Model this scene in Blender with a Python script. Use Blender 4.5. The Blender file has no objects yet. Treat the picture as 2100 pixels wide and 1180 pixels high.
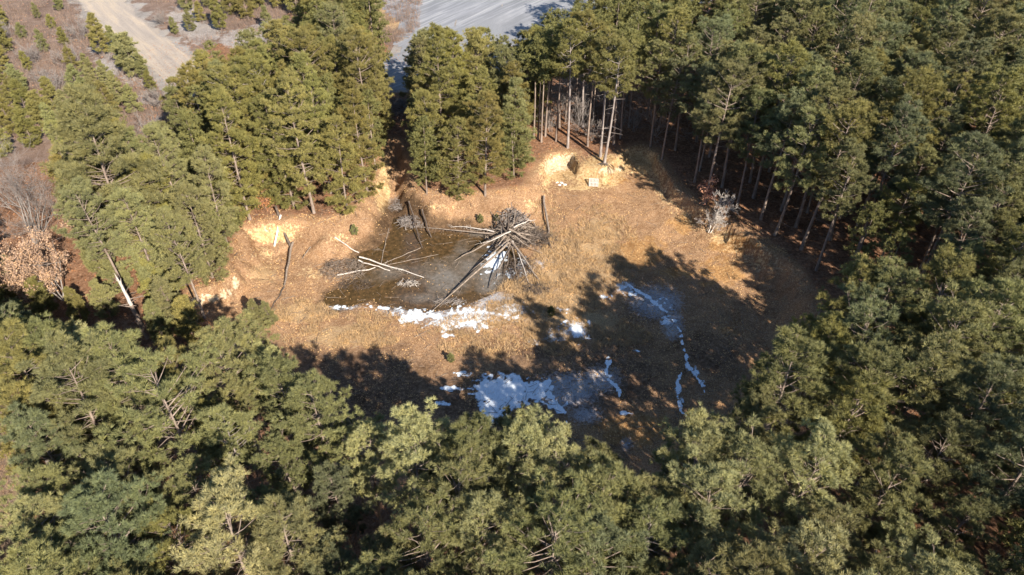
import bpy, math, random
import numpy as np
from mathutils import Vector
S = bpy.context.scene
C = S.collection
PI = math.pi

# ------------------------------------------------------------------ camera
CH, TH, FPX = 51.0, math.radians(40.4), 1500.0       # height, pitch below the horizon, focal length in photo pixels
cam_d = bpy.data.cameras.new('camera'); cam = bpy.data.objects.new('camera', cam_d); C.objects.link(cam)
cam_d.sensor_width = 36; cam_d.lens = FPX/2100*36; cam_d.clip_end = 6000; cam_d.clip_start = 0.5
cam.location = (0, 0, CH); cam.rotation_euler = (PI/2-TH, 0, 0); S.camera = cam

# ------------------------------------------------------------------ light
SUN_EL, SUN_AZ = math.radians(33), math.radians(180-33)   # azimuth clockwise from +Y: behind the camera, to its right
w = bpy.data.worlds.new('World'); S.world = w; w.use_nodes = True
nt = w.node_tree; bg = nt.nodes['Background']
sky = nt.nodes.new('ShaderNodeTexSky'); sky.sky_type = 'NISHITA'; sky.sun_disc = False
sky.sun_elevation = SUN_EL; sky.sun_rotation = SUN_AZ; sky.air_density = 1.0; sky.dust_density = 0.2; sky.ozone_density = 3.5
nt.links.new(sky.outputs[0], bg.inputs[0]); bg.inputs[1].default_value = 0.085
sd = bpy.data.lights.new('sun', 'SUN'); sun = bpy.data.objects.new('sun', sd); C.objects.link(sun)
sd.energy = 5.0; sd.angle = math.radians(0.5); sd.color = (1.0, 0.91, 0.79)
sv = Vector((math.cos(SUN_EL)*math.sin(SUN_AZ), math.cos(SUN_EL)*math.cos(SUN_AZ), math.sin(SUN_EL)))
sun.rotation_euler = sv.to_track_quat('Z', 'Y').to_euler()
S.view_settings.view_transform = 'Standard'; S.view_settings.look = 'None'; S.view_settings.gamma = 1
S.view_settings.exposure = 1.15
S.render.engine = 'CYCLES'
S.cycles.max_bounces = 5; S.cycles.diffuse_bounces = 2; S.cycles.transmission_bounces = 3; S.cycles.transparent_max_bounces = 4

# ------------------------------------------------------------------ picture <-> ground
cT, sT = math.cos(TH), math.sin(TH)
def G(px, py, z=0.0):
    a = (px-1050)/FPX; b = (590-py)/FPX
    d = np.array([a, cT+b*sT, -sT+b*cT]); t = (z-CH)/d[2]
    return np.array([d[0]*t, d[1]*t, z])
def proj(x, y, z):
    dz = z-CH; dep = y*cT-dz*sT
    return 1050+FPX*x/dep, 590-FPX*(y*sT+dz*cT)/dep, dep
def inpoly(px, py, poly):
    px = np.asarray(px, float); py = np.asarray(py, float); r = np.zeros(px.shape, bool); n = len(poly)
    for i in range(n):
        x1, y1 = poly[i][:2]; x2, y2 = poly[(i+1) % n][:2]
        if y1 == y2: continue
        c = ((y1 > py) != (y2 > py)) & (px < (x2-x1)*(py-y1)/(y2-y1)+x1); r ^= c
    return r
def vnoise(x, y, s=0):
    xi = np.floor(x).astype(np.int64); yi = np.floor(y).astype(np.int64); fx = x-xi; fy = y-yi
    fx = fx*fx*(3-2*fx); fy = fy*fy*(3-2*fy)
    def h(a, b):
        n = (a*374761393+b*668265263+s*974634777) & 0x7fffffff
        n = ((n ^ (n >> 13))*1274126177) & 0x7fffffff
        return ((n ^ (n >> 16)) & 0xffff)/65535.0
    return (h(xi, yi)*(1-fx)+h(xi+1, yi)*fx)*(1-fy)+(h(xi, yi+1)*(1-fx)+h(xi+1, yi+1)*fx)*fy
def fbm(x, y, s=0, o=4):
    r = 0; a = .5; t = 0
    for k in range(o):
        r = r+a*vnoise(x*2**k+17*k, y*2**k+31*k, s+k); t += a; a *= .5
    return r/t            # 0..1
def sstep(a, b, x):
    t = np.clip((x-a)/(b-a), 0, 1); return t*t*(3-2*t)

# ------------------------------------------------------------------ terrain shape
PLAT = 3.0
LIP = [(800,285,3),(826,300,2),(838,345,3),(850,390,4),(890,402,4.5),(985,398,5),(1080,388,4),(1103,345,1.6),(1122,317,1.0),(1150,311,.9),(1180,313,1.0),
 (1188,335,.9),(1213,341,1),(1240,346,1.1),(1262,325,1.4),(1285,303,1.4),(1320,296,1.2),(1345,310,1.2),(1362,345,1.2),(1390,385,1.4),(1430,420,1.5),
 (1490,455,1.6),(1560,495,1.9),(1620,540,2.5),(1660,600,3),(1675,700,4),(1650,800,5),(1600,900,6),(1450,1010,7),(1200,1050,8),(900,1030,8),
 (720,960,7),(600,860,6),(540,760,6),(470,690,5),(390,640,2.5),(395,600,1.3),(455,585,1.1),(478,560,1.5),(480,510,3),(500,466,1.8),(560,452,1.8),(615,448,2.2),
 (670,455,5),(735,430,5),(770,370,3),(790,310,3)]
lipg = [G(a, b, PLAT)[:2] for a, b, _ in LIP]; lipw = np.array([c for _, _, c in LIP])
POND = [(822,425),(850,442),(885,468),(960,473),(1015,480),(1050,500),(1068,540),(1030,585),(1000,606),(940,628),(880,640),(810,632),(760,612),(715,628),(690,636),(668,622),
 (672,604),(700,592),(735,570),(722,548),(735,520),(775,495),(790,462),(806,430)]
WZ = -0.02
pondg = [G(a, b, WZ)[:2] for a, b in POND]
def segdist(x, y, poly, wt=None):
    n = len(poly); best = np.full(x.shape, 1e9); bw = np.zeros(x.shape)
    sw = np.zeros(x.shape); ss = np.zeros(x.shape)
    for i in range(n):
        p = poly[i]; q = poly[(i+1) % n]; d = q-p; L = d@d
        t = np.clip(((x-p[0])*d[0]+(y-p[1])*d[1])/L, 0, 1)
        dd = np.hypot(x-p[0]-t*d[0], y-p[1]-t*d[1]); best = np.minimum(best, dd)
        if wt is not None:
            wv = wt[i]*(1-t)+wt[(i+1) % n]*t; k = math.sqrt(L)/(dd+.3)**3; sw += k*wv; ss += k
    return (best, sw/ss) if wt is not None else best
def height(x, y):
    x = np.atleast_1d(np.asarray(x, float)); y = np.atleast_1d(np.asarray(y, float))
    z = PLAT+(fbm(x*.045, y*.045, 3, 3)-.5)*.9*sstep(4, 30, np.hypot(np.maximum(abs(x)-35, 0), np.maximum(abs(y-60)-26, 0)))+(fbm(x*.5, y*.5, 5)-.5)*.35
    near = (abs(x) < 60) & (y > 15) & (y < 110)
    if near.any():
        xn, yn = x[near], y[near]
        d, wd = segdist(xn, yn, lipg, lipw)
        d = np.where(inpoly(xn, yn, lipg), d, -d)+(fbm(xn*.7, yn*.7, 8)-.5)*1.3*np.clip(wd, 0, 1.6)*.8
        fl = (fbm(xn*.25, yn*.25, 11)-.5)*.35+(fbm(xn*1.4, yn*1.4, 12)-.5)*.14+.16
        # the floor rises a little towards the back bank
        fl = fl+.9*sstep(60, 84, yn)*sstep(-4, 8, xn)
        prof = sstep(-.25, 1, d/wd)
        prof = np.where(wd < 2.2, .82*sstep(0, .55, d/wd)+.18*sstep(.4, 3.2, d/wd), prof)
        pd = segdist(xn, yn, pondg); pd = np.where(inpoly(xn, yn, pondg), pd, -pd)
        fl = fl*(1-sstep(-2.5, .3, pd))-.45*sstep(-.5, 1.5, pd)
        z[near] = z[near]*(1-prof)+fl*prof
    return z
def hz(x, y): return float(height([x], [y])[0])
def gp(px, py, it=6):                                   # picture point -> point on the terrain
    z = 1.0
    for _ in range(it):
        p = G(px, py, z); z = hz(p[0], p[1])
    return np.array([p[0], p[1], z])

# ------------------------------------------------------------------ helpers
def mesh_np(name, v, f):
    v = np.asarray(v, np.float32); f = np.asarray(f, np.int32); m = bpy.data.meshes.new(name)
    m.vertices.add(len(v)); m.vertices.foreach_set('co', v.ravel())
    k = f.shape[1]; m.loops.add(f.size); m.loops.foreach_set('vertex_index', f.ravel())
    m.polygons.add(len(f)); m.polygons.foreach_set('loop_start', np.arange(0, f.size, k, dtype=np.int32))
    m.update(calc_edges=True); return m
def link(name, m, mat=None, parent=None, smooth=False):
    o = bpy.data.objects.new(name, m); C.objects.link(o)
    if mat and not m.materials: m.materials.append(mat)
    if parent: o.parent = parent
    if smooth: m.polygons.foreach_set('use_smooth', np.ones(len(m.polygons), bool))
    return o
def tag(o, label=None, cat=None, group=None, kind=None):
    for k, v in (('label', label), ('category', cat), ('group', group), ('kind', kind)):
        if v: o[k] = v
    return o
def empty(name, loc, rz=0, sc=1):
    o = bpy.data.objects.new(name, None); C.objects.link(o); o.location = loc; o.rotation_euler = (0, 0, rz); o.scale = (sc,)*3
    o.empty_display_size = .3; return o
def tubes(lines, sides=4):
    """lines: (points Nx3, radii N) -> one quad mesh"""
    V, F = [], []; n0 = 0
    for P, R in lines:
        P = np.asarray(P, float); n = len(P); R = np.asarray(R, float)*np.ones(n)
        T = np.gradient(P, axis=0); T /= np.linalg.norm(T, axis=1)[:, None]+1e-9
        up = np.array([0, 0, 1.]) if abs(T[0][2]) < .9 else np.array([1., 0, 0])
        A = np.cross(T, up); A /= np.linalg.norm(A, axis=1)[:, None]+1e-9; B = np.cross(T, A)
        a = np.arange(sides)*2*PI/sides
        ring = P[:, None, :]+R[:, None, None]*(np.cos(a)[None, :, None]*A[:, None, :]+np.sin(a)[None, :, None]*B[:, None, :])
        V.append(ring.reshape(-1, 3))
        i = np.arange(n-1)[:, None]*sides+n0; j = np.arange(sides)[None, :]; j2 = (j+1) % sides
        F.append(np.stack([i+j, i+j2, i+j2+sides, i+j+sides], -1).reshape(-1, 4))
        if sides == 4: F.append(np.array([[n0+3, n0+2, n0+1, n0], [n0+(n-1)*4, n0+(n-1)*4+1, n0+(n-1)*4+2, n0+(n-1)*4+3]]))
        n0 += n*sides
    return np.concatenate(V), np.concatenate(F)
def unit(v): return v/(np.linalg.norm(v, axis=-1, keepdims=True)+1e-9)
def needles(P, D, K, L, W, rng, spread=.85):
    P = np.repeat(P, K, 0); D = np.repeat(D, K, 0); n = len(P)
    d = unit(D+unit(rng.normal(size=(n, 3)))*spread); s = unit(np.cross(d, rng.normal(size=(n, 3))))
    l = L*rng.uniform(.65, 1.15, (n, 1)); b = P+unit(rng.normal(size=(n, 3)))*.03
    V = np.stack([b-s*W/2, b+s*W/2, b+d*l], 1).reshape(-1, 3)
    return V, np.arange(3*n).reshape(-1, 3)
def leafquads(P, size, rng, flat=0.0):
    n = len(P); nn = rng.normal(size=(n, 3)); nn[:, 2] = abs(nn[:, 2])+flat; nn = unit(nn)
    a = unit(np.cross(nn, rng.normal(size=(n, 3)))); b = np.cross(nn, a); s = size*rng.uniform(.6, 1.3, (n, 1))
    V = np.stack([P-a*s*.5, P+b*s*.3+nn*s*.08, P+a*s*.5, P-b*s*.3+nn*s*.08], 1).reshape(-1, 3)
    return V, np.arange(4*n).reshape(-1, 4)
def copy_tree(o, parent=None):
    c = o.copy(); C.objects.link(c); c.parent = parent
    for ch in o.children: copy_tree(ch, c)
    return c

# ------------------------------------------------------------------ materials
def newmat(name, rough=.9, spec=.15):
    m = bpy.data.materials.new(name); m.use_nodes = True; p = m.node_tree.nodes['Principled BSDF']
    p.inputs['Roughness'].default_value = rough; p.inputs['Specular IOR Level'].default_value = spec
    return m, m.node_tree, p
def N(t, typ, **kw):
    n = t.nodes.new(typ)
    for k, v in kw.items(): setattr(n, k, v)
    return n
def noise(t, scale, detail=4, vec=None, rough=.55, dist=0):
    n = N(t, 'ShaderNodeTexNoise'); n.inputs['Scale'].default_value = scale; n.inputs['Detail'].default_value = detail
    n.inputs['Roughness'].default_value = rough; n.inputs['Distortion'].default_value = dist
    if vec: t.links.new(vec, n.inputs['Vector'])
    return n.outputs['Fac']
def ramp(t, fac, stops):
    r = N(t, 'ShaderNodeValToRGB'); t.links.new(fac, r.inputs[0]); e = r.color_ramp.elements
    while len(e) < len(stops): e.new(.5)
    for el, (p, c) in zip(e, stops): el.position = p; el.color = (*c, 1) if len(c) == 3 else c
    return r.outputs[0]
def mix(t, a, b, fac, mode='MIX'):
    m = N(t, 'ShaderNodeMix', data_type='RGBA', blend_type=mode)
    for sock, v in ((m.inputs['Factor'], fac), (m.inputs['A'], a), (m.inputs['B'], b)):
        if hasattr(v, 'links') or isinstance(v, bpy.types.NodeSocket): t.links.new(v, sock)
        elif isinstance(v, (int, float)): sock.default_value = v
        else: sock.default_value = (*v, 1)
    return m.outputs['Result']
def math_(t, op, a, b=0.0, clamp=False):
    m = N(t, 'ShaderNodeMath', operation=op, use_clamp=clamp)
    for i, v in enumerate((a, b)):
        if isinstance(v, bpy.types.NodeSocket): t.links.new(v, m.inputs[i])
        else: m.inputs[i].default_value = v
    return m.outputs[0]
def attr(t, name): a = N(t, 'ShaderNodeAttribute', attribute_name=name); return a.outputs['Fac']
def objco(t): return N(t, 'ShaderNodeTexCoord').outputs['Object']
def bump(t, p, h, s=.4, d=.1):
    b = N(t, 'ShaderNodeBump'); b.inputs['Strength'].default_value = s; b.inputs['Distance'].default_value = d
    t.links.new(h, b.inputs['Height']); t.links.new(b.outputs[0], p.inputs['Normal'])
def simple(name, c1, c2, scale=3, rough=.9, bs=.3, stretch=None):
    m, t, p = newmat(name, rough); co = objco(t)
    if stretch:
        mp = N(t, 'ShaderNodeMapping'); mp.inputs['Scale'].default_value = stretch; t.links.new(co, mp.inputs[0]); co = mp.outputs[0]
    n = noise(t, scale, 5, co, .65)
    t.links.new(ramp(t, n, [(.3, c1), (.7, c2)]), p.inputs['Base Color']); bump(t, p, n, bs, .05); return m
def foliage(name, tint=True, trans=.10):
    m, t, p = newmat(name, .6, .2)
    oi = N(t, 'ShaderNodeObjectInfo'); ge = N(t, 'ShaderNodeNewGeometry')
    n = noise(t, .9, 3, objco(t)); r = math_(t, 'MULTIPLY', ge.outputs['Random Per Island'], .55)
    v = math_(t, 'ADD', math_(t, 'MULTIPLY', n, .9), r)
    k = ramp(t, v, [(.25, (.55, .60, .58)), (.6, (1, 1, 1)), (1.0, (1.55, 1.45, 1.15))])
    c = mix(t, oi.outputs['Color'], k, 1.0, 'MULTIPLY')
    t.links.new(c, p.inputs['Base Color'])
    tr = N(t, 'ShaderNodeBsdfTranslucent'); t.links.new(c, tr.inputs['Color'])
    ms = N(t, 'ShaderNodeMixShader'); ms.inputs[0].default_value = trans
    t.links.new(p.outputs[0], ms.inputs[1]); t.links.new(tr.outputs[0], ms.inputs[2])
    t.links.new(ms.outputs[0], t.nodes['Material Output'].inputs['Surface']); return m
M_needle = foliage('pine_needles')
M_leaf = foliage('dry_leaves', trans=.2)
M_bark = simple('pine_bark', (.13, .095, .075), (.34, .27, .22), 4, stretch=(1, 1, .35))
M_bark2 = simple('pale_pine_bark', (.17, .135, .12), (.40, .35, .315), 4, stretch=(1, 1, .35))
M_twig = simple('grey_twigs', (.17, .145, .13), (.36, .32, .29), 2)
M_pale = simple('bleached_wood', (.36, .31, .27), (.66, .61, .55), 3)
M_dark = simple('dark_dead_wood', (.055, .042, .035), (.16, .125, .10), 3)
M_log = simple('weathered_log', (.10, .078, .062), (.36, .29, .23), 5, stretch=(1, 1, 1))
M_board = simple('pale_board', (.62, .58, .52), (.82, .80, .76), 4)
M_pallet = simple('pallet_wood', (.36, .33, .29), (.62, .59, .54), 6)
M_stone = simple('pale_stone', (.5, .46, .4), (.8, .77, .72), 5)

# ground
def ground_mat():
    m, t, p = newmat('ground', .95, .1); co = objco(t)
    nb = noise(t, .12, 4, co); n1 = noise(t, .7, 5, co, .6); n2 = noise(t, 3.5, 5, co, .7); n3 = noise(t, 11, 4, co, .75); nv = noise(t, 28, 2, co, .8)
    # pit floor: leaf strewn brown earth
    c = ramp(t, n2, [(.28, (.15, .084, .045)), (.45, (.32, .19, .10)), (.62, (.44, .28, .155)), (.8, (.62, .46, .30))])
    c = mix(t, c, ramp(t, n3, [(.38, (.11, .06, .034)), (.5, (.37, .225, .13)), (.66, (.70, .55, .39))]), .5)
    def edge(a, k=.9, base=None, lo=.42, hi=.58):
        s = math_(t, 'ADD', attr(t, a), math_(t, 'MULTIPLY', math_(t, 'SUBTRACT', base or n1, .5), k))
        return ramp(t, s, [(lo, (0, 0, 0)), (hi, (1, 1, 1))])
    forest = ramp(t, n2, [(.3, (.12, .065, .04)), (.5, (.25, .14, .085)), (.75, (.46, .30, .20))])
    c = mix(t, c, forest, edge('forest', 1.8, n2))
    scrub = mix(t, ramp(t, n1, [(.3, (.12, .08, .068)), (.5, (.20, .145, .12)), (.7, (.28, .22, .19))]), ramp(t, n3, [(.35, (.09, .055, .04)), (.5, (.24, .17, .13)), (.7, (.44, .36, .30))]), .5)
    c = mix(t, c, scrub, edge('scrub'))
    rub = ramp(t, n3, [(.36, (.14, .11, .10)), (.5, (.34, .31, .29)), (.66, (.62, .60, .58))])
    c = mix(t, c, rub, edge('rubble', 1.2))
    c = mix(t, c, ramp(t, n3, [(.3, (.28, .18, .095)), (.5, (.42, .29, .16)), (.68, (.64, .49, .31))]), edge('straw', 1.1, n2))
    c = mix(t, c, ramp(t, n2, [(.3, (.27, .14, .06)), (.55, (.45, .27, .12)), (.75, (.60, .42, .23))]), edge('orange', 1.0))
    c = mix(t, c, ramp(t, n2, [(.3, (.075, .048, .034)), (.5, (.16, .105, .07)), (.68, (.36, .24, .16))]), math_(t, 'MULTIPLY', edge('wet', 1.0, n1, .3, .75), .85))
    c = mix(t, c, ramp(t, n2, [(.3, (.30, .18, .10)), (.48, (.52, .36, .18)), (.7, (.74, .59, .36))]), edge('clay', 1.5, n2))
    c = mix(t, c, ramp(t, n2, [(.3, (.34, .22, .11)), (.45, (.58, .46, .29)), (.7, (.74, .68, .56))]), edge('cream', 1.2, n2))
    c = mix(t, c, ramp(t, n2, [(.35, (.05, .033, .02)), (.6, (.13, .085, .05)), (.75, (.22, .15, .09))]), math_(t, 'MULTIPLY', edge('mud', .9, n1, .3, .8), .9))
    c = mix(t, c, ramp(t, n3, [(.3, (.26, .26, .27)), (.55, (.55, .57, .62)), (.7, (.78, .80, .86))]), math_(t, 'MULTIPLY', edge('frost', 1.4, n2, .35, .8), .8))
    c = mix(t, c, ramp(t, n3, [(.3, (.24, .22, .20)), (.7, (.42, .40, .38))]), edge('gravel', .8))
    c = mix(t, c, ramp(t, nv, [(.3, (.5, .5, .5)), (.7, (1.45, 1.42, 1.4))]), .5, 'MULTIPLY')
    nd = noise(t, .38, 5, co, .7, .8); c = mix(t, c, ramp(t, nd, [(.35, (.72, .66, .60)), (.5, (1, 1, 1)), (.66, (1.22, 1.16, 1.05))]), .8, 'MULTIPLY')
    c = mix(t, c, ramp(t, nb, [(.3, (.86, .84, .82)), (.7, (1.12, 1.1, 1.08))]), 1.0, 'MULTIPLY')
    t.links.new(c, p.inputs['Base Color'])
    h = math_(t, 'ADD', math_(t, 'MULTIPLY', n2, .9), math_(t, 'ADD', math_(t, 'MULTIPLY', n3, .5), math_(t, 'MULTIPLY', nv, .25)))
    bump(t, p, h, .8, .25)
    return m
M_ground = ground_mat()

# ------------------------------------------------------------------ ground sheet
def blob(X, Y, items, soft=.35):
    """soft patches laid where (px, py, rx, ry) of the photo meet the ground"""
    r = np.zeros(X.shape)
    for px, py, rx, ry, *amp in items:
        r = np.maximum(r, (1-np.clip(np.hypot((X-px)/rx, (Y-py)/ry), 0, 2)/1.25)*(amp[0] if amp else 1))
    return np.clip(r*1.3, 0, 1)
def ax(a, b, c, d, s): # stretched axis: dense between b and c
    out = []; v = b; k = s
    while v > a: k *= 1.12; v -= k; out.append(v)
    l = out[::-1]; l += list(np.arange(b, c, s)); v = c; k = s
    while v < d: l.append(v); k *= 1.12; v += k
    return np.array(l)
gx = ax(-1600, -45, 42, 1600, .27); gy = ax(-900, 24, 96, 2600, .27)
XX, YY = np.meshgrid(gx, gy); xf, yf = XX.ravel(), YY.ravel()
zf = height(xf, yf)
nx, ny = len(gx), len(gy)
i = np.arange((nx-1)*(ny-1)); r_, c_ = i//(nx-1), i % (nx-1); a_ = r_*nx+c_
gm = mesh_np('ground', np.stack([xf, yf, zf], 1), np.stack([a_, a_+1, a_+nx+1, a_+nx], 1))
ground = link('ground', gm, M_ground, smooth=True); tag(ground, kind='structure')
_height = height; ZG = zf.reshape(ny, nx)
def height(x, y):                                       # the sheet's own surface
    x = np.atleast_1d(np.asarray(x, float)); y = np.atleast_1d(np.asarray(y, float))
    i = np.clip(np.searchsorted(gx, x)-1, 0, nx-2); j = np.clip(np.searchsorted(gy, y)-1, 0, ny-2)
    u = (x-gx[i])/(gx[i+1]-gx[i]); v = (y-gy[j])/(gy[j+1]-gy[j])
    return (ZG[j, i]*(1-u)+ZG[j, i+1]*u)*(1-v)+(ZG[j+1, i]*(1-u)+ZG[j+1, i+1]*u)*v
dep_ok = yf*cT-(zf-CH)*sT > 5
PX, PY, _ = proj(xf, yf, zf); PX = np.where(dep_ok, PX, -9999); PY = np.where(dep_ok, PY, 9999)
nearm = (abs(xf) < 60) & (yf > 15) & (yf < 110)
ld = np.full(xf.shape, -50.); dd = segdist(xf[nearm], yf[nearm], lipg); ld[nearm] = np.where(inpoly(xf[nearm], yf[nearm], lipg), dd, -dd)
masks = {}
masks['forest'] = 1-sstep(-2.2, .3, ld)
YARD = [(600,-200),(760,-20),(835,60),(775,140),(782,190),(850,188),(1000,150),(1150,120),(1300,60),(1500,-20),(1700,-200)]
ROADL = [(150,-60),(205,-5),(243,40),(292,85),(340,120),(378,150),(420,190)]
CPOLY = [(-300,-300),(700,-300),(640,0),(540,60),(430,95),(370,170),(340,235),(300,290),(240,330),(100,330),(-300,380)]
masks['scrub'] = (inpoly(PX, PY, CPOLY) | inpoly(PX, PY, [(700,-100),(900,-100),(870,50),(830,90),(800,110),(760,40)]) | inpoly(PX, PY, [(-400,600),(45,820),(60,1180),(60,1400),(-400,1400)])).astype(float)
masks['rubble'] = blob(PX, PY, [(240,125,50,45),(290,165,40,20),(410,60,60,40),(500,80,70,25),(380,30,50,25),(560,60,60,25),(170,100,30,20,.7),(300,200,30,20)])
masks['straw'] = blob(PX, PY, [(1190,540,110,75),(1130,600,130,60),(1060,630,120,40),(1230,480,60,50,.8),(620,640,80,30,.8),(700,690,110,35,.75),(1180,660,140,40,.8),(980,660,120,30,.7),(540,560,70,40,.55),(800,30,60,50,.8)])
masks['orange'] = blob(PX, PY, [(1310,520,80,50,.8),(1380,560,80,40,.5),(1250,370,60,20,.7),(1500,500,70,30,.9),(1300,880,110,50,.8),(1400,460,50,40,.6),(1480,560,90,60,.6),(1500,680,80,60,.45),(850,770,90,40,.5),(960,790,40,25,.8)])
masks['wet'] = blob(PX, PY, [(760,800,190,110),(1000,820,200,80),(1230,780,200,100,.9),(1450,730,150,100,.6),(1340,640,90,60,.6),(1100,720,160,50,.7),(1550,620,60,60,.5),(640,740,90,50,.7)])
masks['clay'] = np.maximum(blob(PX, PY, [(785,395,20,55),(560,480,70,25,.9),(1240,340,60,28),(1150,350,60,30,.95),(1320,335,50,38,.75),(1480,492,30,12,.9),(790,350,14,40),(460,600,60,30,.4),(540,520,60,30,.42),(590,470,60,20,.5),(700,490,60,20,.45),(500,580,40,30,.35),(640,560,60,30,.42),(900,425,90,14,.45),(1090,420,30,30,.45),(1190,385,90,14,.55),(1420,440,40,14,.6),(1560,540,40,20,.5),(1200,372,60,14,.6)]),
                           .6*sstep(-.6, .2, ld)*(1-sstep(1.2, 3.0, ld))*sstep(1080, 1130, PX)*(1-sstep(1280, 1420, PX)*.35)*(PX < 1660)*(PY < 560))
masks['cream'] = blob(PX, PY, [(1146,336,36,20,1),(1245,350,28,9,.9),(1166,326,18,14,1),(1128,345,16,20,.9),(1270,345,12,14,.6),(405,618,18,12),(430,612,30,10,.9),(462,600,20,10),(483,580,10,20),(560,472,40,7,.75)])
pdm = np.full(xf.shape, 50.); pdd = segdist(xf[nearm], yf[nearm], pondg); pdm[nearm] = np.where(inpoly(xf[nearm], yf[nearm], pondg), -pdd, pdd)
masks['mud'] = 1-sstep(-.4, 1.9, pdm)
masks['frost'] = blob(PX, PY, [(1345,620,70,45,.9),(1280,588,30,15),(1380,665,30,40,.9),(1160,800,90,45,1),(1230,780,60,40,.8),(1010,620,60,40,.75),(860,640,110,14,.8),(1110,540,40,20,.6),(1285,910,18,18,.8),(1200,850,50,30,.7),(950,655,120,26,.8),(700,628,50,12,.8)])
gv = inpoly(PX, PY, YARD).astype(float)
road_g = [G(a, b, PLAT)[:2] for a, b in ROADL]
def linedist(x, y, pts):
    b = np.full(np.shape(x), 1e9)
    for p, q in zip(pts[:-1], pts[1:]):
        d = q-p; t = np.clip(((x-p[0])*d[0]+(y-p[1])*d[1])/(d@d), 0, 1); b = np.minimum(b, np.hypot(x-p[0]-t*d[0], y-p[1]-t*d[1]))
    return b
rd = linedist(xf, yf, road_g)
masks['gravel'] = np.maximum(gv, 1-sstep(3.6, 6.0, rd))
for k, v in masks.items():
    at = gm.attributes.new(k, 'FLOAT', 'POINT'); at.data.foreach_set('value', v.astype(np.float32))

# ------------------------------------------------------------------ draped sheets: road, yard, snow, pond
def drape(name, mat, x0, x1, y0, y1, step, fn, lift, far=False):
    ux = np.arange(x0, x1, step); uy = np.arange(y0, y1, step); X, Y = np.meshgrid(ux, uy); X = X.ravel(); Y = Y.ravel()
    keep = fn(X, Y); nx = len(ux); i = np.arange((nx-1)*(len(uy)-1)); a = i//(nx-1)*nx+i % (nx-1)
    F = np.stack([a, a+1, a+nx+1, a+nx], 1); F = F[keep[F].sum(1) >= 3]
    used, inv = np.unique(F, return_inverse=True); X, Y = X[used], Y[used]
    return link(name, mesh_np(name, np.stack([X, Y, height(X, Y)+lift], 1), inv.reshape(-1, 4)), mat, smooth=True)
def yard_mat():
    m, t, p = newmat('gravel_yard', .9, .2); co = objco(t)
    mp = N(t, 'ShaderNodeMapping'); mp.inputs['Rotation'].default_value = (0, 0, math.radians(52)); mp.vector_type = 'TEXTURE'; mp.inputs['Scale'].default_value = (22, 1.1, 1); t.links.new(co, mp.inputs[0])
    s = noise(t, 1.0, 7, mp.outputs[0], .72, 1.1); b = noise(t, .07, 4, co); f = noise(t, 6, 3, co)
    c = ramp(t, s, [(.42, (.20, .205, .215)), (.54, (.27, .275, .29)), (.64, (.36, .36, .36)), (.78, (.55, .545, .54))])
    flat = ramp(t, f, [(.3, (.19, .195, .205)), (.7, (.27, .275, .285))])
    c = mix(t, flat, c, ramp(t, b, [(.40, (0, 0, 0)), (.52, (1, 1, 1))])); t.links.new(c, p.inputs['Base Color']); bump(t, p, f, .3, .05); return m
def road_mat():
    m, t, p = newmat('dirt_road', .95, .1); co = objco(t)
    mp = N(t, 'ShaderNodeMapping'); mp.inputs['Rotation'].default_value = (0, 0, math.radians(-51)); mp.vector_type = 'TEXTURE'; mp.inputs['Scale'].default_value = (12, 1, 1); t.links.new(co, mp.inputs[0])
    s = noise(t, .8, 6, mp.outputs[0], .7, .3); f = noise(t, 5, 4, co)
    c = mix(t, ramp(t, s, [(.35, (.24, .20, .165)), (.5, (.35, .285, .22)), (.62, (.46, .355, .24)), (.75, (.32, .29, .26))]), ramp(t, f, [(.3, (.24, .22, .2)), (.7, (.5, .46, .42))]), .35)
    t.links.new(c, p.inputs['Base Color']); bump(t, p, s, .4, .08); return m
def pond_mat():
    m, t, p = newmat('frozen_pond', .22, .5); co = objco(t)
    a = noise(t, .22, 5, co, .6, .6); b = noise(t, 2.2, 6, co, .7); f = noise(t, 9, 4, co, .7)
    c = mix(t, ramp(t, b, [(.35, (.040, .027, .013)), (.55, (.090, .056, .025)), (.7, (.17, .09, .038))]), (.36, .15, .05), ramp(t, f, [(.66, (0, 0, 0)), (.72, (.7, .7, .7))]))
    ice = math_(t, 'MULTIPLY', ramp(t, math_(t, 'ADD', attr(t, 'ice'), math_(t, 'MULTIPLY', math_(t, 'SUBTRACT', a, .5), 1.8)), [(.25, (0, 0, 0)), (1.0, (1, 1, 1))]), .8)
    c = mix(t, c, ramp(t, b, [(.3, (.12, .105, .085)), (.6, (.21, .20, .185)), (.8, (.42, .42, .42))]), ice)
    t.links.new(c, p.inputs['Base Color']); t.links.new(ramp(t, ice, [(0, (.12, .12, .12)), (1, (.45, .45, .45))]), p.inputs['Roughness']); bump(t, p, b, .12, .03); return m
yardg = [G(a, b, PLAT)[:2] for a, b in YARD]
hx = np.array([p[0] for p in yardg]); hy = np.array([p[1] for p in yardg])
yard = drape('gravel_yard', yard_mat(), hx.min(), min(hx.max(), 260), hy.min(), 330, .8, lambda x, y: inpoly(x+(fbm(x*.3, y*.3, 40)-.5)*5, y+(fbm(x*.3, y*.3, 41)-.5)*5, yardg), .03); tag(yard, kind='structure')
road = drape('dirt_road', road_mat(), -150, -35, 90, 260, .5, lambda x, y: linedist(x, y, road_g)+(fbm(x*.4, y*.4, 44)-.5)*2.2 < 3.6, .03); tag(road, kind='structure')
pond = drape('pond', pond_mat(), min(p[0] for p in pondg)-1, max(p[0] for p in pondg)+1, min(p[1] for p in pondg)-1, max(p[1] for p in pondg)+1, .25,
             lambda x, y: inpoly(x, y, pondg) | (segdist(x, y, pondg) < .6), 0); tag(pond, kind='structure')
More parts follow.
